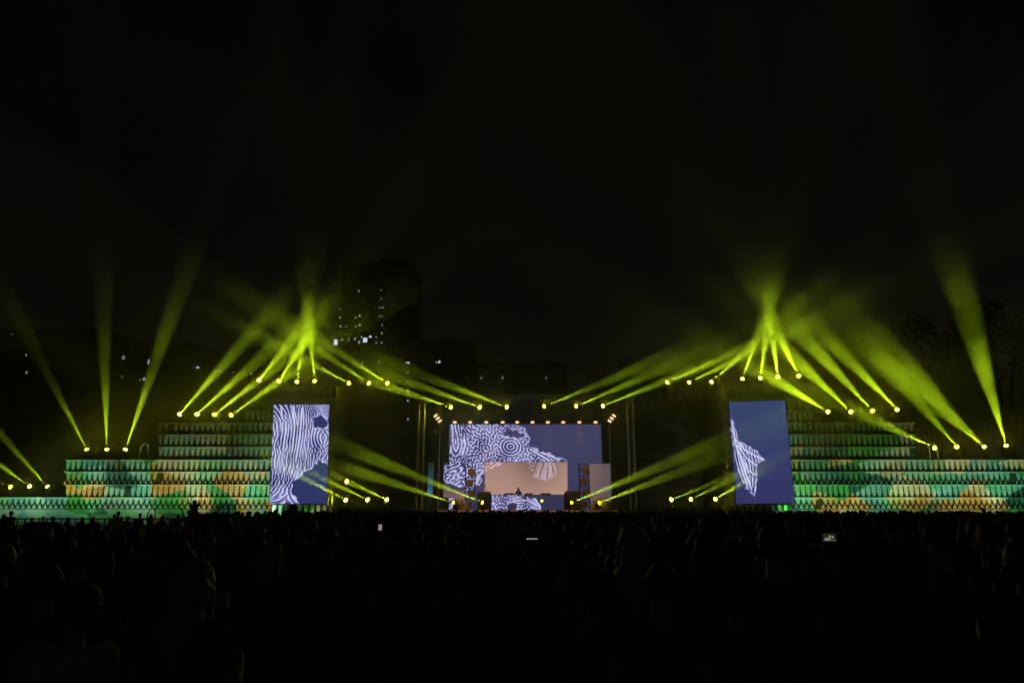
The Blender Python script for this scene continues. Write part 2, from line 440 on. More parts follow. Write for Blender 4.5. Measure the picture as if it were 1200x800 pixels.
# ------------------------------------------------------------------ tiered wings
LINES = [582.5, 567.5, 552.5, 538.5, 523.5, 509, 495, 481, 466.5, 452]      # top of each tier in the photo's pixels
Y0 = 60.0; STEP = .13
def zof(py, Y): return at(600, py, Y).z
def wing(side, ext, label):
    """ext: outer px of base, block 3, block 2, block 1; inner px"""
    r = empty('tiered_wing'); tag(r, label, 'grandstand')
    inner = ext[4]; pitch = .46
    zb = 0.0; tops = []
    for i, ly in enumerate(LINES):
        Yt = Y0 + STEP * i; zt = zof(ly, Yt)
        out = ext[0] if i == 0 else ext[1] if i <= 3 else ext[2] if i <= 6 else ext[3]
        xa, xb = sorted((at(out, ly, Yt).x, at(inner, ly, Yt).x))
        t = MB().box(((xa + xb) / 2, Yt + 2.6, (zb + zt - .06) / 2), (xb - xa, 5.0, zt - .06 - zb)).build('tier', M['backing'], r)
        MB().box(((xa + xb) / 2, Yt - .02, zt - .045), (xb - xa + .04, .2, .085)).build('cap_rail', M['rail'], t)
        k = MB(); n = int((xb - xa) / pitch); h = zt - .06 - zb
        for j in range(n):
            x = xa + (j + .5) * pitch; q = pitch * (.46 if i == 0 else .41)
            jit = rnd.uniform(-.03, .03); x += rnd.uniform(-.018, .018)
            if rnd.random() < .012: continue
            if i == 0:
                z1 = zt - .08; z0 = zt - .95                   # lattice: downward flags over a row of upward ones
                m_ = (z0 + z1) / 2
                k.prism([(x - q, z1), (x + q, z1), (x + q * .55, m_ + .06), (x + jit, m_ - .12), (x - q * .55, m_ + .06)], Yt - .07, Yt - .03)
                k.prism([(x - pitch / 2, m_ - .02), (x - pitch / 2 + q * .85, z0 + .04), (x - pitch / 2 - q * .85, z0 + .04)], Yt - .066, Yt - .034)
            else:
                z1 = zt - .09; z0 = zt - h + .0
                zz = z0 + rnd.uniform(.0, .08) + (.32 if i in (2, 4, 6) else .12 if i != 1 else .2); tp = (z1 - zz) * (.42 if i == 1 else .72)
                k.prism([(x - q, z1), (x + q, z1), (x + q * .94, zz + tp), (x + q * .6, zz + tp * .4), (x + jit, zz), (x - q * .6, zz + tp * .4), (x - q * .94, zz + tp)], Yt - .04, Yt - .01)
                if i in (1, 2, 3): k.prism([(x - pitch / 2 - q * .55, zt - h + .02), (x - pitch / 2 + q * .55, zt - h + .02), (x - pitch / 2, zt - h + (.42 if i == 2 else .18))], Yt - .036, Yt - .012)
        if i == 0:                                             # plain cloth below the lattice
            k.box(((xa + xb) / 2, Yt - .04, (zt - .98) / 2 + .005), (xb - xa - .02, .03, zt - .98))
        k.build('pleats', M['canvas'], t)
        tops.append((Yt, zt)); zb = zt - .1 if i else zt - .25
    return r, tops
wl, tops = wing(-1, (-60, 78, 186, 288, 394), 'stepped bank of pale pleated tiers left of the stage, behind the crowd barriers')
wr, _ = wing(1, (1262, 1230, 1072, 957, 848), 'stepped bank of pale pleated tiers right of the stage running out of the frame')

# pleated skirts under the side screens
def skirt(xp0, xp1, Y, ptop, label):
    a = at(xp0, ptop, Y); b = at(xp1, ptop, Y); k = MB(); n = int((b.x - a.x) / .5)
    for i in range(n):
        k.box((a.x + (i + .5) * .5, Y, a.z / 2), (.26, .05, a.z))
    k.box(((a.x + b.x) / 2, Y + .1, a.z / 2 - .02), (b.x - a.x, .04, a.z - .05))
    k.f, k.mi = k.f, [0] * (len(k.f) - 6) + [1] * 6
    tag(k.build('slatted_skirt', [M['canvas'], M['backing']]), label, 'skirt')
skirt(318, 394, 56.6, 591.5, 'vertical slatted skirt under the coral filled side screen')
skirt(850, 928, 56.6, 591.5, 'vertical slatted skirt under the plain blue side screen')

# ------------------------------------------------------------------ moving heads
BEAM = (.69, 1.0, .012)
def moving_head(p, tgt, label, group, power=1, spread=9.0, hang=False, stand=None, lens='lens'):
    """p: lens point; tgt: a point on the beam's axis"""
    p = Vector(p); d = (Vector(tgt) - p).normalized()
    s = -1 if hang else 1
    base = Vector((p.x, p.y, p.z)) - d * .22
    r = empty('moving_head', base - Vector((0, 0, s * .36))); tag(r, label, 'stage light', group)
    o = Vector(r.location); J = base - o                     # the tilt axis, local
    k = MB(); k.box((0, 0, s * .06), (.42, .32, .12), bev=.02)
    if stand is not None: k.box((0, 0, s * -.02 - (o.z - stand) / 2 if not hang else .1), (.3, .3, max(.02, o.z - stand - .02) if not hang else .2))
    k.build('base', M['blackmetal'], r)
    ax = Vector((-d.y, d.x, 0)); ax = ax.normalized() if ax.length > .1 else Vector((1, 0, 0))
    k = MB()
    for q in (-1, 1):
        k.tube(ax * q * .19 + Vector((0, 0, s * .12)), ax * q * .21 + J, .035, .04, 8)
    k.tube(ax * -.2 + Vector((0, 0, s * .14)), ax * .2 + Vector((0, 0, s * .14)), .035, n=8)
    k.build('yoke', M['blackmetal'], r)
    k = MB(); k.tube(J - d * .2, J - d * .05, .1, .16, 14); k.tube(J - d * .05, J + d * .18, .165, .15, 14)
    k.tube(J - ax * .2, J + ax * .2, .04, n=8)
    hd = k.build('head', M['blackmetal'], r)
    k = MB(); rot = d.to_track_quat('Z', 'Y').to_matrix()
    k.ball(J + d * .17, (.14, .14, .1), 14, 8, rot)
    k.build('lens', M[lens], hd, True)
    li = bpy.data.lights.new('beam', 'SPOT'); li.energy = 260000 * power; li.color = BEAM; li.spot_size = R(spread * 1.12); li.spot_blend = .9
    li.shadow_soft_size = .04
    lo = link(bpy.data.objects.new('beam', li), hd); lo.location = J + d * .34
    lo.rotation_euler = (-d).to_track_quat('Z', 'Y').to_euler()
    return r
ORD = ['first', 'second', 'third', 'fourth', 'fifth', 'sixth', 'seventh']
def row(spec, Y, dY, where, group, power=1, spread=9, hang=False, stand=None, lens='lens'):
    for i, s in enumerate(spec):
        (x, y), (tx, ty) = s[0], s[1]
        kw = s[2] if len(s) > 2 else {}
        p = at(x, y, Y); t = at(tx, ty, Y - dY)
        lab = 'yellow beam lamp, %s from left %s' % (ORD[i], where)
        moving_head(p, t, lab, group, kw.get('p', 1) * power, kw.get('s', spread), hang, stand, lens)
tz = lambda i: tops[i][1]
# left wing
row([((12, 570), (-40, 552)), ((34.5, 569.5), (0, 545)), ((55.3, 569.5), (0, 508))], 61.0, 3, 'on the lowest left tier', 'lamps on the left wing', .8, 7, stand=tz(0))
row([((101.5, 526), (62, 450)), ((125, 526), (123, 440)), ((147, 526), (180, 430))], 60.9, 3, 'of three fanned above the barriers', 'lamps on the left wing', .5, 7, stand=tz(3))
row([((210.5, 485), (255, 435)), ((231, 485), (282, 440)), ((251.6, 485.5), (310, 440)), ((271, 486), (345, 434))], 61.15, 4, 'of the group beside the coral filled side screen', 'lamps on the left wing', .6, 6.5, stand=tz(6))
row([((303.6, 445), (328, 415)), ((327, 446), (349, 412)), ((348, 447), (355, 400)), ((368.7, 446), (364, 395)), ((408.4, 448.7), (360, 423)),
     ((432, 448.6), (385, 418)), ((453.7, 448.7), (400, 415))], 61.8, 4, 'above the coral filled side screen', 'lamps on the left wing', .42, 8, stand=tz(9))
# over the stage
row([((528, 477), (480, 461)), ((562, 477), (500, 455)), ((593.6, 476.6), (525, 451))], 60.2, 4, 'hanging over the left stage half', 'lamps hanging over the stage', .65, 6.5, hang=True)
row([((638, 476), (705, 449)), ((675.5, 475.6), (745, 446)), ((706.7, 475.5), (775, 448))], 60.2, 4, 'hanging over the right stage half', 'lamps hanging over the stage', .65, 6.5, hang=True)
# ground level
row([((405, 585.3), (360, 562)), ((430.3, 585), (378, 560)), ((453, 585), (412, 566))], 57.5, 4, 'of the low trio left of the stage', 'lamps at ground level', 1.0, 6, stand=2.0)
row([((787, 585), (845, 562)), ((810, 584.7), (850, 565)), ((838.5, 584.3), (868, 567))], 57.5, 4, 'of the low trio right of the stage', 'lamps at ground level', 1.0, 6, stand=2.0)
row([((531, 588.6), (455, 564)), ((565, 588.4), (462, 547))], 61.2, 4, 'of two on the left stage floor', 'lamps on the stage floor', .7, 6.5, stand=1.76, lens='lensdim')
row([((670, 588.6), (770, 548)), ((702.5, 588.8), (775, 561))], 61.2, 4, 'of two on the right stage floor', 'lamps on the stage floor', .7, 6.5, stand=1.76, lens='lensdim')
# right wing
row([((782, 447.7), (852, 417)), ((808, 447.7), (862, 422)), ((834, 447), (871, 414)), ((870, 443.6), (884, 404)), ((891, 442.5), (897, 399)),
     ((911.5, 441), (906, 400)), ((936, 440), (918, 404))], 61.8, 4, 'above the plain blue side screen', 'lamps on the right wing', .48, 8, stand=tz(9))
row([((970, 482), (920, 452)), ((997, 482), (950, 438)), ((1022, 481), (975, 430)), ((1051, 479.5), (1005, 432))], 61.15, 4, 'of the group right of the plain blue side screen', 'lamps on the right wing', .55, 8, stand=tz(6))
row([((1095, 524.5), (1040, 499), {'s': 6, 'p': 1.1}), ((1121, 523), (1075, 470), {'p': .36}), ((1153, 523), (1090, 465), {'s': 13, 'p': .36}), ((1179, 521.5), (1155, 440), {'s': 9, 'p': 1.0})], 60.8, 4,
    'of the four on the lower right tiers', 'lamps on the right wing', 1.0, 8, stand=tz(3))

# hoop brackets standing by the lamps
for px, py, Yh, lb in ((168, 538, 61.0, 'pale hoop shaped bracket standing alone on the lower left tiers'), (1095, 538, 60.6, 'pale hoop bracket framing a lamp on the lower right tiers')):
    a = at(px - 5, py, Yh); b = at(px + 5, py, Yh); z = at(px, py - 18, Yh).z; k = MB()
    k.tube(a, (a.x + .05, Yh, z - .2), .035); k.tube((a.x + .05, Yh, z - .2), (a.x + .25, Yh, z), .035)
    k.tube((a.x + .25, Yh, z), (b.x - .25, Yh, z), .035); k.tube((b.x - .25, Yh, z), (b.x - .05, Yh, z - .2), .035); k.tube((b.x - .05, Yh, z - .2), b, .035)
    tag(k.build('hoop_bracket', M['rail']), lb, 'bracket')

# ------------------------------------------------------------------ stage
DZ = 1.76; YF = 60.0
st = empty('stage', (0, 0, 0)); tag(st, 'wide dark festival stage with trussed roof between the two side screens', 'stage')
xa, xb = at(478, 597, YF).x, at(756, 597, YF).x
MB().box(((xa + xb) / 2, YF + 4.4, DZ - .09), (xb - xa, 9.0, .18)).build('deck', M['deck'], st)
MB().box(((xa + xb) / 2, YF - .2, DZ - .06), (at(737, 597, YF).x - at(517, 597, YF).x, .03, .2), Matrix.Rotation(R(-42), 3, 'X')).build('light_catch_trim', M['edge'], st)  # added lip, tilted to catch warm lamp light along the deck front
MB().box(((xa + xb) / 2, YF + .1, (DZ - .18) / 2), (xb - xa - .1, .12, DZ - .2)).build('skirt', M['black'], st)
zr = zof(474, YF)
k = MB()
for z_, Y_ in ((zr, YF + .2), (zof(491.5, 62), 62)):
    truss(k, (at(484, 474, YF).x, Y_, z_ + .35), (at(746, 474, YF).x, Y_, z_ + .35), .4, .6, .03, .016)
k.build('roof_truss', M['blackmetal'], st)
MB().box(((xa + xb) / 2, YF + 4.6, zr + 1.0), (xb - xa - .6, 9.6, .3)).build('roof', M['black'], st)
MB().box(((xa + xb) / 2, YF + 8.2, (zr + DZ) / 2), (xb - xa - .8, .1, zr - DZ)).build('backdrop', M['black'], st)
for px in (490.5, 743.5):
    k = MB(); x = at(px, 597, YF).x; truss(k, (x, YF + .2, 0), (x, YF + .2, zr + .9), .5, .6, .035, .018); k.build('tower', M['alu'], st)
for px in (513, 717.5):
    k = MB(); x = at(px, 597, 62).x; k.tube((x, 62, DZ), (x, 62, zof(487, 62)), .05); k.box((x, 62, DZ + .03), (.4, .4, .06)); k.build('pole', M['alu'], st)
MB().box((at(512, 540, 63).x, 63.4, (zr + DZ) / 2), (1.2, .06, zr - DZ)).build('wing_drape', M['black'], st)
MB().box((at(728, 540, 63).x, 63.4, (zr + DZ) / 2), (1.4, .06, zr - DZ)).build('wing_drape', M['black'], st)
# black risers holding the low lamps
for a_, b_, side in ((396, 472, 'left'), (775, 846, 'right')):
    p, q = at(a_, 590, 57.5), at(b_, 590, 57.5); k = MB()
    k.box(((p.x + q.x) / 2, 57.7, 1.0), (q.x - p.x, 1.4, 1.96), bev=.03)
    tag(k.build('lamp_riser', M['black']), 'black draped riser under the low trio of lamps %s of the stage' % side, 'riser')

# blinders
BL = [533, 551, 570, 589, 606, 624, 642, 660, 679, 698]
zb_ = zof(494.5, 61.6)
for i, px in enumerate(BL):
    p = at(px, 494.5, 61.6); r = empty('blinder_lamp', p)
    tag(r, 'warm white lamp, number %s from the left above the central screen' % ['one', 'two', 'three', 'four', 'five', 'six', 'seven', 'eight', 'nine', 'ten'][i], 'stage light', 'warm lamps above the central screen')
    tilt = Quaternion((1, 0, 0), R(-50)).to_matrix() @ Matrix.Rotation(R(8 * (i - 4.5)), 3, 'Z')
    d = Vector((.06 * (4.5 - i), -.8, -.55)).normalized()
    k = MB(); k.tube(-d * .3, d * 0, .12, .2, 14); k.tube((0, .1, .05), (0, .25, .5), .03); k.build('housing', M['blackmetal'], r)
    k = MB(); k.ball(d * .01, (.17, .1, .06), 14, 8, d.to_track_quat('Z', 'X').to_matrix() @ Matrix.Rotation(R(90), 3, 'Z')); k.build('lens', M['warm'], r, True)
    if i % 2 == 0:
        li = bpy.data.lights.new('glow', 'SPOT'); li.energy = 420; li.color = (1, .55, .3); li.spot_size = R(75); li.spot_blend = .8; li.shadow_soft_size = .15
        lo = link(bpy.data.objects.new('glow', li), r); lo.location = Vector((0, -.15, -.2))
        dd = Vector((0, -.02, -1)).normalized(); lo.rotation_euler = (-dd).to_track_quat('Z', 'Y').to_euler()
for px, sgn, side in ((513, 1, 'left'), (717, -1, 'right')):
    r = empty('lamp_cluster', at(px, 490, 61.6)); tag(r, 'slanting cluster of three warm lamps at the top %s of the stage' % side, 'stage light')
    MB().tube((-.3 * sgn, .12, .35), (.3 * sgn, .12, -.35), .04).build('bar', M['blackmetal'], r)
    for j in (-1, 0, 1):
        c = Vector((j * -.2 * -sgn, 0, -j * .24)); c = Vector((sgn * j * .2, 0, -j * .24))
        MB().ball(c, (.2, .06, .08), 12, 8, Matrix.Rotation(R(35) * -sgn, 3, 'Y')).build('lens', M['warm'], r, True)

# booth
Yb = 62.2
P = [at(576, 580, Yb), at(661, 580, Yb), at(661, 597, Yb), at(576, 597, Yb)]
pb = coral_picture(576, 580, 661, 597, 220, [[(574, 578), (606, 578), (612, 582), (626, 584), (634, 591), (633, 598), (606, 598), (604, 592), (597, 590), (592, 598), (574, 598)]],
                   [(600, 593, 6, 3.4, .2)], [], [[(596, 590), (604, 586), (618, 586), (630, 592)]], 3.2, 31, (.03, .033, .085), (.028, .03, .08), glow=.7, line=(.42, .42, .95))
bt = empty('performer_booth'); tag(bt, 'long booth in the middle of the stage with a coral picture on its front', 'booth')
led_panel('front_screen', P, pb, bt)
c = (P[0] + P[2]) / 2
MB().box((c.x, Yb + .55, (P[0].z + DZ) / 2), (P[1].x - P[0].x + .06, 1.06, P[0].z - DZ)).build('cabinet', M['panel'], bt)
MB().box((c.x, Yb + .5, P[0].z + .03), (P[1].x - P[0].x + .2, 1.2, .05)).build('worktop', M['deck'], bt)
for j, (dx, wdt) in enumerate(((-1.6, .9), (.1, .7), (1.6, .9))):
    r = MB().box((c.x + dx, Yb + .5, P[0].z + .12), (wdt, .5, .12), bev=.02).build('player_deck', M['blackmetal'])
    tag(r, 'small black player unit, %s one on the performer booth' % ['left', 'middle', 'right'][j], 'music player', 'players on the booth')

# racks of drums, desks, boulders, blue column
def drum_rack(px, p0, p1, label):
    a = at(px, p1, 63); h = at(px, p0, 63).z - DZ
    r = empty('drum_rack', (a.x, 63, DZ)); tag(r, label, 'rack'); k = MB()
    for sx in (-.42, .42):
        for sy in (-.3, .3): k.tube((sx, sy, 0), (sx, sy, h), .03)
    n = 4
    for j in range(n + 1):
        z = h * j / n if j else .04
        for sy in (-.3, .3): k.tube((-.42, sy, z), (.42, sy, z), .025)
        k.box((0, 0, z + .02 if j < n else z), (.84, .62, .025))
    k.build('frame', M['blackmetal'], r)
    for j in range(n):
        zc = h * (j + .5) / n; rr = h / n * .36; tx = (-.12, .1, -.06, .12)[j]
        q = MB(); q.tube((tx, -.33, zc), (tx, .2, zc), rr, rr, 18)
        dr = q.build('drum', M['drum'], r)
        q = MB(); q.tube((tx, -.36, zc), (tx, -.335, zc), rr * .92, rr * .95, 18); q.build('drum_skin', M['drumskin'], dr)
drum_rack(550.5, 547, 597, 'tall rack of round drums left of the orange panel')
drum_rack(685.5, 544, 597, 'tall rack of round drums beside the blank right wing panel')
for x0, x1, y0, side in ((559, 575.5, 573, 'left'), (662, 681, 572, 'right')):
    a, b = at(x0, 597, 61.9), at(x1, 597, 61.9); z = at(x0, y0, 61.9).z
    r = empty('equipment_desk', ((a.x + b.x) / 2, 62.3, DZ)); tag(r, 'dark equipment desk with a microphone stand at the %s end of the booth' % side, 'desk')
    wd = b.x - a.x
    MB().box((0, 0, (z - DZ) * .4), (wd, .8, (z - DZ) * .8), bev=.02).build('body', M['black'], r)
    MB().box((0, -.05, (z - DZ) * .84), (wd * .9, .6, .18), bev=.02).build('console', M['drum'], r)
    k = MB(); k.tube((wd * .2, -.3, (z - DZ) * .85), (wd * .1, -.35, z - DZ + .3), .018); k.tube((wd * .1, -.35, z - DZ + .3), (-wd * .3, -.5, z - DZ + .1), .018)
    k.ball((-wd * .3, -.5, z - DZ + .1), .05); k.build('microphone_stand', M['alu'], r)
def boulder(px, py, rx, rz, seed, label):
    rr = random.Random(seed); a = at(px, 597, 61.6)
    bm = bmesh.new(); bmesh.ops.create_icosphere(bm, subdivisions=4, radius=1)
    cs = [(Vector((rr.uniform(-1, 1), rr.uniform(-1, 1), rr.uniform(-.2, 1))).normalized(), rr.uniform(.15, .32)) for _ in range(7)]
    for v in bm.verts:
        n_ = v.co.normalized(); s = 1 + sum(w_ * max(0, n_.dot(d_) - .72) * 1.6 for d_, w_ in cs) - .06 * math.sin(7 * n_.x + 3 * n_.z)
        v.co = Vector((n_.x * rx * s, n_.y * rx * .8 * s, max(-.02, n_.z * s * .62 + .38) * rz * 1.0))
    me = bpy.data.meshes.new('prop_boulder'); bm.to_mesh(me); bm.free(); me.materials.append(M['boulder'])
    me.polygons.foreach_set('use_smooth', [True] * len(me.polygons))
    o = link(bpy.data.objects.new('prop_boulder', me)); o.location = (a.x, 61.9, DZ); tag(o, label, 'stage prop')
boulder(539, 590, .58, 1.05, 1, 'lumpy warm lit boulder prop on the stage floor left of the drums')
boulder(704, 590, .82, 1.05, 2, 'large smooth warm lit boulder prop before the blank right wing panel')
a = at(503.5, 597, 61.5); h = at(503.5, 542, 61.5).z - DZ
r = empty('blue_column', (a.x, 61.5, DZ)); tag(r, 'slim pale blue lit column standing at the left edge of the stage', 'column')
MB().box((0, 0, h / 2), (.44, .44, h), bev=.03).build('shaft', M['bluecol'], r)
MB().box((0, 0, .05), (.6, .6, .1), bev=.02).build('foot', M['blackmetal'], r)
r = empty('stage_case', (at(509.5, 597, 61.2).x, 61.2, DZ)); tag(r, 'pair of small white topped cases stacked beside the pale blue column', 'case')
MB().box((0, 0, .3), (.5, .5, .58), bev=.02).build('lower_case', M['blackmetal'], r); MB().box((0, 0, .9), (.45, .45, .55), bev=.02).build('upper_case', M['blackmetal'], r)
MB().box((0, 0, 1.2), (.46, .46, .05)).build('lid', M['white'], r)
li = bpy.data.lights.new('column_wash', 'SPOT'); li.energy = 80; li.color = (.5, .8, 1); li.spot_size = R(40); li.spot_blend = .6
lo = link(bpy.data.objects.new('column_wash', li)); lo.location = (a.x - .3, 59.8, DZ + .3); lo.rotation_euler = (-(Vector((a.x, 61.5, DZ + 2.4)) - lo.location)).to_track_quat('Z', 'Y').to_euler()
# small lamp on the booth and an orange bulb left of the stage
r = empty('booth_lamp', at(635, 586.5, 62.0)); tag(r, 'single small yellow lamp on the dark right part of the booth front', 'lamp')
MB().ball((0, 0, 0), (.08, .06, .08)).build('bulb', M['lensdim'], r, True); MB().tube((0, .02, 0), (0, .14, 0), .1, n=12).build('socket', M['blackmetal'], r)
p = at(406.5, 564, 61); r = empty('work_light', (p.x, 61, 0)); tag(r, 'lone orange work lamp on a mast left of the stage', 'lamp')
MB().tube((0, .08, 0), (0, .08, p.z + .2), .05).build('mast', M['blackmetal'], r)
MB().ball((0, -.05, p.z), (.16, .1, .2)).build('bulb', M['orange'], r, True)

# ------------------------------------------------------------------ wash on the tiers from unseen gobo lamps, added at ground level behind the crowd
GRAD = 1.0
def flood(x, y, z, tgt, power, seed, label):
    r = empty('unseen_flood', (x, y, z)); tag(r, label, 'flood lamp', 'unseen flood lamps added to wash the tiers')
    d = (Vector(tgt) - Vector((x, y, z))).normalized()
    rot = d.to_track_quat('Y', 'Z').to_matrix()
    MB().box((0, 0, 0), (.5, .3, .4), rot, .03).build('housing', M['blackmetal'], r)
    k = MB(); k.tube((-.3, 0, -z + .03), (-.3, 0, 0), .03); k.tube((.3, 0, -z + .03), (.3, 0, 0), .03); k.tube((-.3, 0, -z + .03), (.3, 0, -z + .03), .03)
    k.build('bracket', M['blackmetal'], r)
    li = bpy.data.lights.new('wash', 'SPOT'); li.energy = power; li.spot_size = R(76); li.spot_blend = .9; li.shadow_soft_size = .03
    li.use_nodes = True; nt = li.node_tree; N = nt.nodes; L = nt.links; N.clear()
    out = N.new('ShaderNodeOutputLight'); e = N.new('ShaderNodeEmission'); L.new(e.outputs[0], out.inputs[0])
    tc = N.new('ShaderNodeTexCoord'); sep = N.new('ShaderNodeSeparateXYZ'); L.new(tc.outputs['Normal'], sep.inputs[0])
    def div(a):
        m = N.new('ShaderNodeMath'); m.operation = 'DIVIDE'; L.new(a, m.inputs[0]); L.new(sep.outputs[2], m.inputs[1]); return m.outputs[0]
    cb = N.new('ShaderNodeCombineXYZ'); L.new(div(sep.outputs[0]), cb.inputs[0]); L.new(div(sep.outputs[1]), cb.inputs[1])
    mp = N.new('ShaderNodeMapping'); mp.inputs['Location'].default_value = (seed * 3.7, seed * 1.3, 0); mp.inputs['Rotation'].default_value = (0, 0, R(25 + 40 * (seed % 3)))
    mp.inputs['Scale'].default_value = (1.0, 1.7, 1); L.new(cb.outputs[0], mp.inputs['Vector'])
    vo = N.new('ShaderNodeTexVoronoi'); vo.inputs['Scale'].default_value = 2.7; L.new(mp.outputs[0], vo.inputs['Vector'])
    cr = N.new('ShaderNodeValToRGB'); cr.color_ramp.interpolation = 'CONSTANT'
    els = cr.color_ramp.elements
    pal = [(0, (.28, .66, .34)), (.16, (.16, .66, .2)), (.3, (.68, .72, .30)), (.44, (.01, .10, .05)), (.59, (.6, .38, .06)), (.70, (.13, .48, .28)), (.87, (.04, .34, .04))]
    els[0].color = (*pal[0][1], 1); els[1].position = pal[1][0]; els[1].color = (*pal[1][1], 1)
    for p_, c_ in pal[2:]:
        el = els.new(p_); el.color = (*c_, 1)
    s2 = N.new('ShaderNodeSeparateColor'); L.new(vo.outputs['Color'], s2.inputs[0]); L.new(s2.outputs[0], cr.inputs[0])
    L.new(cr.outputs[0], e.inputs[0])
    mr = N.new('ShaderNodeMapRange'); mr.interpolation_type = 'SMOOTHSTEP'; sl = div(sep.outputs[1]); L.new(sl, mr.inputs[0])
    for i_, w_ in enumerate((GRAD * -.12, GRAD * .38, 1.4, .05)): mr.inputs[i_ + 1].default_value = w_
    L.new(mr.outputs[0], e.inputs[1])
    o = link(bpy.data.objects.new('wash', li), r); o.location = d * .2
    o.rotation_euler = (-d).to_track_quat('Z', 'Y').to_euler()
for i, px in enumerate((-25, 40, 105, 170, 235, 300, 358)):
    x = at(px, 595, 54).x
    flood(x, 54, .5, (x * 1.04, 60.5, 2.9), (1300, 1500, 1100, 1400, 1150, 1250, 130)[i], i + 1, 'unseen ground flood lamp, %s from the left, added to wash the left tiers and skirt' % ORD[i])  # the weak last one is added to brighten the slatted skirt
for i, px in enumerate((940, 990, 1045, 1110, 1175, 1240)):
    x = at(px, 595, 54).x
    flood(x, 54, .5, (x * 1.04, 60.5, 2.9), (1200, 1050, 1400, 1150, 1300, 1200)[i], i + 11, 'unseen ground flood lamp, %s from the left, added to wash the right tiers' % ORD[i])

# ------------------------------------------------------------------ barrier before the left tiers
def barrier(xp0, xp1, Y, label):
    a = at(xp0, 607, Y).x; b = at(xp1, 607, Y).x; h = 1.18
    r = empty('crowd_barrier', ((a + b) / 2, Y, 0)); tag(r, label, 'barrier', 'crowd barriers before the left tiers'); w_ = b - a
    k = MB()
    for z in (.12, .66, h): k.tube((-w_ / 2, 0, z), (w_ / 2, 0, z), .05, n=6)
    k.build('rails', M['blackmetal'], r); k = MB()
    n = int(w_ / .5)
    for i in range(n + 1): k.tube((-w_ / 2 + w_ * i / n, 0, .12), (-w_ / 2 + w_ * i / n, 0, h), .045, n=5)
    k.build('bars', M['blackmetal'], r); k = MB()
    for x in (-w_ / 2 + .3, w_ / 2 - .3): k.box((x, 0, .03), (.06, .8, .05))
    k.build('feet', M['blackmetal'], r)
for i in range(7):
    x0 = -4 + i * 34
    barrier(x0, x0 + 33.4, 53, 'dark barred crowd barrier, %s from the left before the left tiers' % ORD[i])

# ------------------------------------------------------------------ buildings and trees behind
def building(x0, x1, ytop, Y, depth, label, cols, rows, lit, name='apartment_block', roof=None):
    a, b = at(x0, 595, Y).x, at(x1, 595, Y).x; h = at((x0 + x1) / 2, ytop, Y).z
    r = empty(name, ((a + b) / 2, Y, 0)); tag(r, label, 'building')
    wl = MB().box((0, depth / 2, h / 2), (b - a, depth, h)).build('wall', M['concrete'], r)
    MB().box((0, depth / 2, h + .25), (b - a + .5, depth + .5, .5)).build('roof', M['concrete'], r)
    if roof:
        MB().box((roof[0], depth / 2, h + .5 + roof[2] / 2), (roof[1], depth * .5, roof[2])).build('roof_plant', M['concrete'], r)
    ppm = F / Y * 1.0
    for (px, py) in [(c, q) for c in cols for q in rows]:
        if any(abs(px - l[0]) < l[2] / 2 + 2.5 and abs(py - l[1]) < l[3] / 2 + 3 for l in lit): continue
        p = at(px, py, Y)
        MB().box((p.x - (a + b) / 2, -.03, p.z), (2.4 / ppm * 1.2, .1, 4.5 / ppm)).build('window', M['glass'], r)
    for l in lit:
        p = at(l[0], l[1], Y)
        f = MB().box((p.x - (a + b) / 2, -.04, p.z), (l[2] / ppm + .16, .1, l[3] / ppm + .16)).build('window', M['panel'], r)
        MB().box((p.x - (a + b) / 2, -.1, p.z), (l[2] / ppm, .06, l[3] / ppm)).build('pane', {0: M['windim'], 1: M['win'], 2: M['winbright']}[l[4]], f)
    return r
Yt = 200
building(384, 474, 310, Yt, 20, 'tall dark apartment tower with scattered lit windows behind the left tiers',
         (394, 401, 408, 421, 428, 435, 447), (320, 330, 340, 350, 361, 371, 381),
         [(420.5, 341, 1.6, 1.8, 1), (447, 340, 1.2, 1.6, 0), (447, 350, 1.2, 1.4, 0), (445, 360.5, 1.2, 1.6, 1), (448.6, 360.5, 1.2, 1.6, 1), (445, 370.5, 1.1, 1.6, 1), (448.6, 370.5, 1.1, 1.4, 0),
          (448, 381, 1.2, 1.8, 1), (447.5, 390.5, 1.6, 2, 1), (398.5, 362, 1.4, 1.6, 0), (398.5, 372, 1.5, 1.8, 1), (399, 382.3, 1.5, 1.8, 1), (406, 382.5, 1.2, 1.4, 0),
          (417, 372, 1.5, 1.4, 1), (421.5, 370, 2, 2.2, 1), (417, 382.5, 1.4, 1.4, 1), (421.5, 381, 2, 1.8, 1), (393.5, 401, 4.2, 6.5, 2), (401, 398, 1.6, 2.2, 1), (409, 398, 1.3, 1.6, 0),
          (416, 397, 1.8, 2.4, 1), (421, 401, 2.2, 3, 1), (428, 398.5, 5, 5.5, 2), (434, 394.5, 3, 2.2, 2), (424, 395, 2.2, 1.6, 1), (441, 395, 1.5, 1.4, 1), (441, 401.5, 1.5, 1.4, 1), (447.5, 401.5, 1.6, 1.6, 1), (444, 424, 1.4, 2, 0), (424.5, 426, 1.4, 2.4, 1)],
         'apartment_tower', (4, 8, 3))
building(476, 552, 400, 150, 14, 'dark block with a column of small lit stair windows behind the left stage tower',
         (490, 500, 525, 535), (415, 435, 445, 455),
         [(473.5 + 3.2, 425, 1.2, 1.8, 2), (479, 425, 1.8, 2, 2), (478, 437, 1.2, 1.4, 1), (478, 447.5, 1.4, 1.6, 1), (478, 458, 1.3, 2, 2), (478, 469.5, 1.4, 1.8, 2), (478, 491, 1.6, 2.4, 1), (511.5, 424.5, 2, 1.8, 1), (515, 424, 2.4, 2.6, 2)])
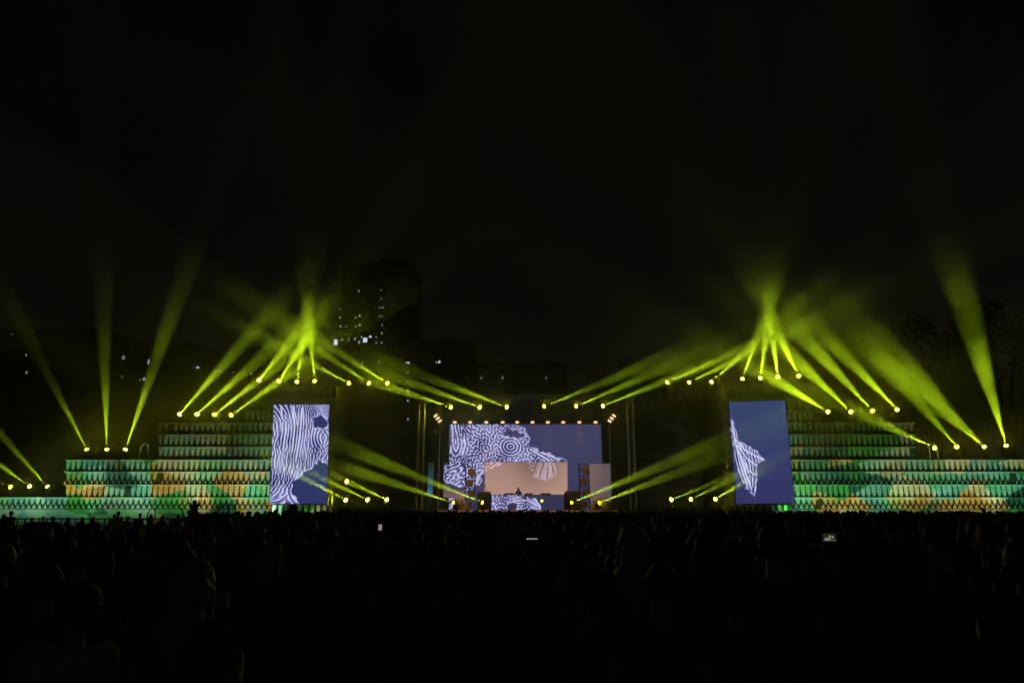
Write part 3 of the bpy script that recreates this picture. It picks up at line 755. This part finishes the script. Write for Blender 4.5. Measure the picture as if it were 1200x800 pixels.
building(555, 668, 428, 130, 14, 'low wide dark building behind the stage roof with three dim lights', (), (),
         [(564, 443, 1.3, 3, 0), (589, 442.5, 1.5, 3, 0), (640, 442.5, 1, 3, 0)], 'low_building')
building(96, 205, 402, 150, 14, 'dark housing block with a few lit windows seen behind the fan of beams', (115, 128, 155, 192), (415, 430, 445),
         [(145, 419, 3.2, 4.5, 0), (174.3, 424, 1.6, 6, 1), (143.5, 441.5, 1.6, 1.6, 0), (169, 444, 2.6, 3.2, 1), (164.5, 445, 1.4, 2, 0), (170, 458, 1.5, 1.5, 0)])
building(206, 300, 412, 152, 14, 'long low housing block with small bluish lights left of the coral filled side screen', (225, 250, 265, 285), (432, 447),
         [(209.3, 427.6, 2, 2, 2), (215.5, 432, 2.6, 1.2, 0), (232, 430.6, 3, 1.6, 2), (227, 431, 2.4, 1.2, 1), (257, 434.5, 1.4, 1.6, 0), (274, 436.5, 2.4, 1.4, 0), (294.5, 438, 1.6, 2.4, 1), (290, 440, 1.4, 1.4, 0), (206.8, 446.5, 1.2, 1.6, 0), (206, 464, 2.2, 3.4, 1), (204.8, 479, 1.4, 1.6, 1)])
building(-60, 94, 388, 155, 14, 'dark block at the far left edge with two lit windows one above the other', (5, 18, 55, 70), (405, 425, 445),
         [(31, 416, 1.4, 3, 0), (31.5, 436.5, 2.2, 3.2, 0), (14, 391.5, 1.4, 1, 0)])

def tree(px, ytop, Y, wpx, seed, label):
    rr = random.Random(seed); b = at(px, 595, Y); h = at(px, ytop, Y).z; rad = wpx / F * Y / 2
    r = empty('tree', (b.x, Y, 0)); tag(r, label, 'tree', 'trees behind the right tiers')
    k = MB(); tip = Vector((rr.uniform(-.5, .5), 0, h * .55)); k.tube((0, 0, 0), tip, h * .03, h * .016, 9); cl = []
    for i in range(15):
        a = rr.uniform(0, 6.28); z = rr.uniform(.35, .9) * h; q = rad * rr.uniform(.3, .95) * math.sin(math.pi * min(1, (z / h - .15) / .9)) ** .5
        e = Vector((math.cos(a) * q, math.sin(a) * q, z)); s = Vector((0, 0, h * rr.uniform(.25, .5)))
        k.tube(s, e, h * .010, h * .003, 6); cl.append((e, rad * rr.uniform(.28, .48)))
    cl.append((Vector((0, 0, h * .9)), rad * .3))
    k.build('trunk', M['bark'], r)
    g = MB()
    for c, q in cl:
        for _ in range(230):
            d = Vector((rr.gauss(0, 1), rr.gauss(0, 1), rr.gauss(0, .8))).normalized() * q * rr.random() ** .4
            p = c + d; s = rr.uniform(.25, .5) * max(.6, rad / 6); u = Vector((rr.gauss(0, 1), rr.gauss(0, 1), rr.gauss(0, 1))).normalized(); v = u.orthogonal().normalized()
            g.add([p - u * s, p + v * s * .5, p + u * s, p - v * s * .5], [(0, 1, 2, 3)])
    o = g.build('crown', M['leaf'], r)
for (px, yt, Y, wpx, sd, lb) in ((1195, 340, 95, 120, 1, 'tall leafy tree cut by the right edge of the frame'), (1105, 362, 100, 130, 2, 'broad dark tree behind the four lamps on the lower right tiers'),
                              (1010, 385, 105, 110, 3, 'dark tree behind the slanting group of lamps on the right'), (745, 415, 110, 110, 4, 'low dark tree right of the stage roof'),
                              (830, 405, 112, 90, 5, 'dark tree behind the lamps above the plain blue side screen')):
    tree(px, yt, Y, wpx, sd, lb)

# ------------------------------------------------------------------ people
def remesh(mb, name, vox, m, smooth_it=2):
    me = mb.mesh(name, m); o = bpy.data.objects.new('tmp', me); col.objects.link(o)
    md = o.modifiers.new('r', 'REMESH'); md.mode = 'VOXEL'; md.voxel_size = vox; md.use_smooth_shade = True
    if smooth_it:
        sm = o.modifiers.new('s', 'SMOOTH'); sm.iterations = smooth_it; sm.factor = .5
    dg = bpy.context.evaluated_depsgraph_get(); dg.update()
    res = bpy.data.meshes.new_from_object(o.evaluated_get(dg)); res.name = name
    bpy.data.objects.remove(o); bpy.data.meshes.remove(me)
    res.materials.clear(); res.materials.append(m)
    return res

V3 = Vector
def hand(mb, wrist, d, side, palm):
    """palm plus five bent fingers; d: direction of the hand, palm: palm normal"""
    d = V3(d).normalized(); pn = V3(palm); pn = (pn - d * pn.dot(d)).normalized(); sx = d.cross(pn).normalized() * side
    w0 = V3(wrist)
    for t in (-.026, -.009, .009, .026): mb.capsule(w0 + d * .01 + sx * t * .6, w0 + d * .09 + sx * t, .016, .013, 8)
    for t, ln in ((-.03, .062), (-.01, .078), (.01, .084), (.03, .074)):
        a = w0 + d * .09 + sx * t; b = a + d * ln * .55 + pn * .008 + sx * t * .15; c = b + (d * .7 + pn * .7).normalized() * ln * .5
        mb.capsule(a, b, .0105, .0095, 8); mb.capsule(b, c, .0095, .008, 8)
    a = w0 + d * .03 + sx * .028; b = a + d * .035 + sx * .035 + pn * .012; c = b + d * .03 + sx * .008 + pn * .012
    mb.capsule(a, b, .013, .011, 8); mb.capsule(b, c, .011, .009, 8)

def person_meshes(tagn, pose, hair, female):
    """pose: dict of elbow/wrist per side, sit flag, lean; returns meshes for body, shirt, trousers, hair (facing +Y, 1.75 m)"""
    sw = .165 if female else .19; hw = .095
    ln = pose.get('lean', 0.0)
    sit = pose.get('sit', False); z0 = -.92 if sit else 0
    pel = V3((0, 0, .95 + z0)); belly = V3((0, .01 + ln * .3, 1.12 + z0)); chest = V3((ln * .4, .0 + ln * .5, 1.3 + z0)); neck = V3((ln * .6, .01 + ln * .8, 1.47 + z0))
    hc = V3((ln * .8, .03 + ln, 1.625 + z0))
    b = MB(); s = MB(); t = MB()
    def torso(k, e):
        for x in (-1, 1):
            k.capsule(pel + V3((x * .075, 0, 0)), belly + V3((x * .065, 0, 0)), .105 + e + (.012 if female else 0), .095 + e - (.01 if female else 0))
            k.capsule(belly + V3((x * .065, 0, 0)), chest + V3((x * .075, 0, .02)), .098 + e, .108 + e)
            k.capsule(chest + V3((x * .07, -.01, .05)), chest + V3((x * (sw - .01), 0, .115)), .09 + e, .058 + e)
    torso(b, 0); torso(s, .014)
    b.capsule(chest + V3((0, 0, .08)), neck + V3((0, 0, .06)), .07, .054)
    rt = Matrix.Rotation(pose.get('turn', 0), 3, 'Z')
    b.ball(hc, (.076, .094, .112), 18, 12, rt); b.ball(hc + rt @ V3((0, .03, -.055)), (.056, .06, .06), 12, 8)
    b.capsule(hc + rt @ V3((0, .092, .01)), hc + rt @ V3((0, .108, -.025)), .009, .014, 8)
    for x in (-1, 1):
        b.ball(hc + rt @ V3((x * .078, -.005, -.005)), (.012, .022, .032), 8, 6)
        b.ball(hc + rt @ V3((x * .03, .08, .018)), (.022, .014, .01), 8, 6)
    b.ball(hc + rt @ V3((0, .09, -.055)), (.024, .012, .009), 8, 6)
    for x, kx in ((-1, 'L'), (1, 'R')):
        sh = chest + V3((x * sw, 0, .115)); el = V3(pose[kx][0]) + V3((0, 0, z0)); wr = V3(pose[kx][1]) + V3((0, 0, z0))
        r_ = .9 if female else 1.0
        b.capsule(sh, el, .055 * r_, .042 * r_); b.capsule(el, wr, .041 * r_, .028 * r_)
        if pose.get('sleeve', .5) > 0: s.capsule(sh, sh.lerp(el, pose.get('sleeve', .5)), .068 * r_, .062 * r_)
        hd = (wr - el).normalized(); hand(b, wr, hd, x, V3((-x * .4, .9, .1)) if hd.z > .3 else V3((-x, .1, 0)))
        if sit:
            hip = pel + V3((x * hw, .0, -.02)); kn = hip + V3((x * .08, .42, -.04)); an = kn + V3((0, -.06, -.42)); toe = an + V3((0, .15, -.05))
        else:
            hip = pel + V3((x * hw, 0, -.03)); kn = V3((x * pose.get('stance', .1), .03, .5)); an = V3((x * pose.get('stance', .1), -.01, .09)); toe = V3((x * (pose.get('stance', .1) + .03), .16, .035))
        b.capsule(hip, kn, .088, .056); b.capsule(kn, an, .056, .038); b.capsule(an, toe, .042, .034)
        t.capsule(hip, kn, .1, .07); t.capsule(kn, kn.lerp(an, .93), .07, .058)
    t.capsule(pel + V3((-.07, 0, .0)), pel + V3((.07, 0, 0)), .122, .122)
    h = MB()
    h.ball(hc + rt @ V3((0, -.014, .022)), (.091, .103, .108), 18, 12, rt)
    if hair == 'long':
        h.capsule(hc + rt @ V3((0, -.055, .0)), hc + V3((0, -.085, -.2)), .088, .085); h.capsule(hc + V3((-.05, -.08, -.15)), hc + V3((-.075, -.1, -.32)), .06, .035)
        h.capsule(hc + V3((.05, -.08, -.15)), hc + V3((.07, -.1, -.34)), .06, .035); h.capsule(hc + V3((0, -.09, -.2)), hc + V3((0, -.115, -.36)), .065, .03)
        for x in (-1, 1): h.capsule(hc + rt @ V3((x * .062, .01, .02)), hc + V3((x * .09, -.01, -.17)), .032, .03)
    elif hair == 'bun':
        h.ball(hc + rt @ V3((0, -.09, .105)), .055)
    elif hair == 'curly':
        rr = random.Random(4)
        for _ in range(46):
            d = V3((rr.gauss(0, 1), rr.gauss(-.3, 1), rr.gauss(.3, 1))).normalized()
            if d.y > .45 and d.z < .4: continue
            h.ball(hc + V3((d.x * .1, d.y * .11 - .01, d.z * .12 + .01)), rr.uniform(.03, .045), 8, 6)
    elif hair == 'cap':
        h.capsule(hc + rt @ V3((-.05, .08, .05)), hc + rt @ V3((-.04, .16, .035)), .016, .012); h.capsule(hc + rt @ V3((.05, .08, .05)), hc + rt @ V3((.04, .16, .035)), .016, .012)
        h.capsule(hc + rt @ V3((0, .08, .05)), hc + rt @ V3((0, .175, .035)), .02, .014)
    out = [remesh(b, 'body_' + tagn, .0125, SK[0]), remesh(s, 'shirt_' + tagn, .02, CL[0]), remesh(t, 'trousers_' + tagn, .02, TR[0]), remesh(h, 'hair_' + tagn, .012, HR[0], 1)]
    # cut the face free of hair, and roughen the hair into strands
    hm = out[3]; bm = bmesh.new(); bm.from_mesh(hm); inv = rt.inverted()
    if hair in ('short', 'long', 'bun'):
        for v in bm.verts:
            q = inv @ (v.co - hc)
            if q.y > .02 and q.z < .075 and abs(q.x) < .1: v.co = hc + rt @ V3((q.x * .72, min(q.y, .06) * .55, q.z))
            else: v.co += (v.co - hc).normalized() * .004 * math.sin(q.x * 260 + 6 * math.sin(q.z * 30))
    bm.to_mesh(hm); bm.free()
    # coarse silhouette for the far mass
    allm = MB(); allm.add(b.v, b.f); allm.add(s.v, s.f); allm.add(t.v, t.f); allm.add(h.v, h.f)
    far = remesh(allm, 'far_' + tagn, .05, CL[0], 0)
    return out, far

DN = lambda x: [(x * .27, -.02, 1.16), (x * .25, .09, .93)]
FW = lambda x: [(x * .25, .03, 1.17), (x * .16, .24, 1.22)]
UP = lambda x: [(x * .30, .06, 1.62), (x * .26, .12, 1.87)]
HI = lambda x: [(x * .25, .05, 1.66), (x * .16, .08, 1.93)]
PH = lambda x: [(x * .24, .2, 1.36), (x * .07, .38, 1.62)]
POSES = [
    ('a', dict(L=DN(-1), R=DN(1)), 'short', False), ('b', dict(L=DN(-1), R=FW(1), turn=.4), 'long', True),
    ('c', dict(L=FW(-1), R=FW(1), lean=.05), 'short', False), ('d', dict(L=UP(-1), R=HI(1)), 'long', True),
    ('e', dict(L=DN(-1), R=HI(1), sleeve=.45), 'short', False), ('f', dict(L=PH(-1), R=PH(1), sleeve=.6), 'bun', True),
    ('g', dict(L=FW(-1), R=DN(1), turn=-.5, sleeve=.9), 'curly', False), ('h', dict(L=DN(-1), R=DN(1), sleeve=.9, turn=.2), 'cap', False),
    ('i', dict(L=UP(-1), R=UP(1), sit=True), 'long', True),
]
PM = {}; FAR = {}
for n_, ps, hr, fe in POSES: PM[n_], FAR[n_] = person_meshes(n_, ps, hr, fe)
DARKLAB = 'spectator seen from behind, lost in the dark of the packed crowd'
def person(x, y, kind, height, label=None, group='spectators in the dark crowd', rz=0.0, z=0.0, hairc=None, shirt=None):
    r = empty('person', (x, y, z), rz); s = height / 1.75; r.scale = (s, s, s)
    tag(r, label or DARKLAB, 'person', group)
    pick = [rnd.choice(SK), CL[rnd.choice((0, 0, 0, 1, 2, 3, 4, 5))] if shirt is None else CL[shirt], rnd.choice(TR), HR[rnd.choice((0, 0, 1, 1, 2))] if hairc is None else HR[hairc]]
    names = ['body', 'shirt', 'trousers', 'cap' if kind == 'h' else 'hair']
    if kind == 'h': pick[3] = CL[rnd.choice((0, 1, 5))]
    for me, nm, m in zip(PM[kind], names, pick):
        o = bpy.data.objects.new(nm, me); o.parent = r; col.objects.link(o)
        o.material_slots[0].link = 'OBJECT'; o.material_slots[0].material = m
    return r

placed = []
def put(px, ytop, Y, kind, label, rz=0, **kw):
    p = at(px, ytop, Y); placed.append((p.x, Y)); person(p.x, Y, kind, p.z, label, rz=rz, **kw); return p
# the nearest people one can make out
put(318, 633, 6.0, 'b', 'spectator with long blond hair edged by yellow light, nearest on the left', hairc=2, shirt=0)
put(476, 628, 6.4, 'a', 'left of two dark heads side by side left of the centre foreground', hairc=0, shirt=0)
put(507, 629, 6.6, 'c', 'right of two dark heads side by side left of the centre foreground', hairc=0, shirt=0)
put(826, 628, 5.2, 'b', 'long haired spectator rimmed in olive light under the low right trio of lamps', hairc=1, shirt=0)
put(1197, 634, 4.2, 'g', 'large curly head cut by the right edge of the frame', hairc=1, shirt=0)
put(992, 607, 11.5, 'a', 'rim lit round head just right of the bright phone', hairc=1)
put(1045, 604, 9.0, 'h', 'tall rim lit head below the slanting group of lamps on the right', hairc=1)
put(972, 634, 7.2, 'f', 'spectator holding up a phone with a bright screen')
put(445, 616, 15, 'f', 'spectator lifting a small pink lit phone below the low left trio of lamps')
put(624, 634, 8.5, 'f', 'spectator reading a phone below the performer booth')
put(768, 660, 3.8, 'c', 'near spectator whose shoulder catches a thin line of light', shirt=4)
put(215, 642, 5.0, 'a', 'dark near head left of the long blond hair', hairc=0)
put(262, 652, 4.4, 'h', 'dark near head in a cap just left of the long blond hair')
# phones
for px, py, Y, wpx, hpx, ml, lb in ((972, 629, 6.75, 15, 8, 'phone', 'phone with a bright picture held sideways above the crowd on the right'),
                                (445.5, 617.5, 14.5, 4, 6.5, 'phone', 'small pink lit phone held upright in the crowd on the left'),
                                (624, 631, 8.1, 14, 4, 'phonetext', 'dim phone showing a line of pale text in the middle of the crowd')):
    p = at(px, py, Y); k = MB(); wd, hh = wpx / F * Y, hpx / F * Y
    r = empty('phone', p); tag(r, lb, 'phone')
    MB().box((0, .006, 0), (wd + .012, .009, hh + .012), bev=.003).build('case', M['blackmetal'], r)
    if ml == 'phonetext':
        k = MB()
        for j, q in enumerate((-.42, -.28, -.17, -.02, .1, .22, .38)): k.box((q * wd, .0, 0), (wd * (.09, .06, .1, .08, .06, .1, .07)[j], .002, hh * .28))
        k.build('text_line', M['phonetext'], r)
    elif wpx > 10:
        pp = np.zeros((8, 16, 3)); pp[:] = (.03, .03, .02); pp[5:8, 2:8] = (.4, .36, .55); pp[2:6, 7:10] = (.35, .33, .05); pp[3:5, 11:13] = (.5, .5, .6); pp[7, :] = (.2, .2, .15); pp *= .6
        led_panel('screen', [(-wd / 2, -.001, hh / 2), (wd / 2, -.001, hh / 2), (wd / 2, -.001, -hh / 2), (-wd / 2, -.001, -hh / 2)], pp, r)
    else:
        MB().box((0, 0, 0), (wd, .003, hh)).build('screen', M['phone'], r)
# skyline of the left crowd, seen against the lit tiers
SKY = [(3, 602, 'c', 'left edge head'), (13.5, 598.2, 'a', 'tall figure'), (36, 606, 'c', ''), (50, 611, 'a', ''), (62, 606, 'g', ''), (80, 606, 'b', ''), (95, 606, 'c', ''), (109, 610, 'b', ''),
       (133, 602, 'c', ''), (139, 598.5, 'a', ''), (149, 613, 'g', ''), (163, 601, 'c', ''), (177, 602, 'd', ''), (190, 604, 'b', ''), (209, 602, 'e', ''), (222, 598, 'g', ''), (227, 600, 'c', ''),
       (247, 605, 'a', ''), (256, 602, 'b', ''), (262, 599, 'd', ''), (271, 601, 'd', ''), (283, 600, 'c', ''), (291, 603, 'b', ''), (300, 600, 'a', ''), (310, 603, 'c', '')]
SKL = ['dark head at the extreme left against the green cloth', 'tall dark figure standing clear above the barrier near the left edge', 'dark spectator right of the tall figure near the left edge',
       'small dark head low against the barrier under the left tiers', 'curly dark head before the barrier bars', 'long haired dark head before the yellow lit cloth', 'broad dark figure before the orange lit cloth',
       'small dark head beside the broad figure before the orange cloth', 'stooping dark head beside the tallest figure at the barrier', 'tallest figure at the barrier below the fan of beams', 'low curly head right of the tallest figure at the barrier',
       'dark figure with bent arms before the mint lit cloth', 'spectator with both hands thrown up before the mint lit cloth', 'small head just right of the raised pair of hands', 'spectator with one arm raised straight before the teal cloth',
       'large curly head beneath the person riding on shoulders', 'spectator carrying a person on the shoulders', 'dark head right of the carried person', 'long haired head left of the two waving spectators', 'left one of two waving spectators before the green cloth',
       'right one of two waving spectators before the green cloth', 'dark head right of the two waving spectators', 'long haired head below the corner of the left tiers', 'square shouldered head just left of the coral filled side screen', 'last dark head beneath the corner of the coral filled side screen']
for (px, yt, kd, _), lb in zip(SKY, SKL):
    Y = rnd.uniform(34, 40); p = at(px, yt, Y)
    hgt = p.z if kd not in 'de' else p.z - .0
    person(p.x, Y, kd, max(1.5, min(1.98, hgt)), lb, 'spectators before the left tiers', rz=rnd.uniform(-.4, .4)); placed.append((p.x, Y))
    if lb.startswith('spectator carrying'):
        person(p.x + .0, Y + .04, 'i', 1.7, 'person riding on shoulders with both arms up before the orange cloth', 'spectators before the left tiers', z=1.55)
# the packed mass: nearest as individuals, the rest as one crowd
rows_ = []
y = 3.5; far = []
while y < 53:
    d = .62 if y < 15 else .85
    half = .80 * y + .6
    n = int(2 * half / d)
    for i in range(n + 1):
        x = -half + i * d + rnd.uniform(-.16, .16); yy = y + rnd.uniform(-.2, .2)
        if yy > 33 and x < -17: continue
        if yy > 16.5 and x < -.45 * yy: continue
        if any((x - a) ** 2 + (yy - b) ** 2 < .3 for a, b in placed): continue
        if any(yy < b and abs(a * yy / b - x) < .34 for a, b in placed[:11]): continue
        if y > 15 and rnd.random() < .25: continue
        rows_.append((x, yy))
    y += .85 if y < 15 else 1.0
rows_.sort(key=lambda p: p[1])
near = rows_[:235]; far = rows_[235:]
for x, yy in near:
    kd = rnd.choice('aaabbbccggh') if yy < 9 else rnd.choice('aaabbbccgghdef')
    hmax = 1.86 if kd not in 'de' else 1.75
    if abs(x) < .22 * yy and kd in 'def': kd = 'c'
    if x < -.4 * yy: hmax = min(1.72, 1.95 - 17 / F * yy); kd = kd if kd not in 'def' else 'a'
    person(x, yy, kd, rnd.uniform(min(1.58, hmax - .08), hmax), rz=rnd.uniform(-.35, .35))
vs = []; fs = []; nn = 0
cache = {}
for kd in 'abcdefgh':
    me = FAR[kd]; v = np.empty(len(me.vertices) * 3); me.vertices.foreach_get('co', v); cache[kd] = (v.reshape(-1, 3), [list(p.vertices) for p in me.polygons])
LV = []; LF = []
for x, yy in far:
    kd = rnd.choice('aaabbbcccgghhde' if rnd.random() < .5 else 'aabbccgh'); kd = 'a' if (x < -.4 * yy or abs(x) < .2 * yy or rnd.random() < .5) and kd in 'def' else kd; v, f = cache[kd]
    a = rnd.uniform(-.5, .5); s = rnd.uniform(1.58, 1.84) / 1.75; s = min(s, (1.95 - 17 / F * yy) / 1.75) if x < -.4 * yy and yy < 17 else s; ca, sa = math.cos(a) * s, math.sin(a) * s
    q = np.empty_like(v); q[:, 0] = v[:, 0] * ca - v[:, 1] * sa + x; q[:, 1] = v[:, 0] * sa + v[:, 1] * ca + yy; q[:, 2] = v[:, 2] * s
    LV.append(q); fa = np.array([p for p in f if len(p) == 4]) + nn; LF.append(fa); nn += len(v)
V = np.concatenate(LV); Fc = np.concatenate(LF)
me = bpy.data.meshes.new('crowd'); me.vertices.add(len(V)); me.vertices.foreach_set('co', V.ravel()); me.loops.add(Fc.size); me.loops.foreach_set('vertex_index', Fc.ravel().astype(np.int32))
me.polygons.add(len(Fc)); me.polygons.foreach_set('loop_start', np.arange(0, Fc.size, 4)); me.polygons.foreach_set('use_smooth', [True] * len(Fc)); me.update(calc_edges=True); me.validate()
cm = mat('crowd_cloth', (.05, .045, .045), .85, var=.6, scale=1.3); me.materials.append(cm)
tag(link(bpy.data.objects.new('crowd', me)), 'dark mass of spectators filling the field up to the stage', 'crowd', kind='stuff')
print('people near', len(near), 'far', len(far), 'verts', len(V))

# performer and a stage hand
p = at(607.5, 571, 63.3); person(p.x, 63.3, 'b', p.z - DZ, 'dark long haired performer behind the booth before the orange panel', 'performers on stage', rz=math.pi, z=DZ, hairc=0, shirt=0)
p = at(968, 570, 60.95); person(p.x, 61.3, 'a', p.z - 2.95 if p.z - 2.95 > 1.5 else 1.7, 'dark figure standing on the lowest right tier before the pleats', 'performers on stage', z=tops[0][1], shirt=0)

# ------------------------------------------------------------------ render settings
scene.render.engine = 'CYCLES'
scene.view_settings.view_transform = 'Standard'; scene.view_settings.look = 'None'; scene.view_settings.exposure = 0; scene.view_settings.gamma = 1
scene.cycles.use_denoising = True; scene.cycles.denoising_input_passes = 'RGB'
scene.cycles.volume_bounces = 0; scene.cycles.max_bounces = 4; scene.cycles.diffuse_bounces = 2
scene.cycles.use_light_tree = True
scene.cycles.sample_clamp_indirect = 2
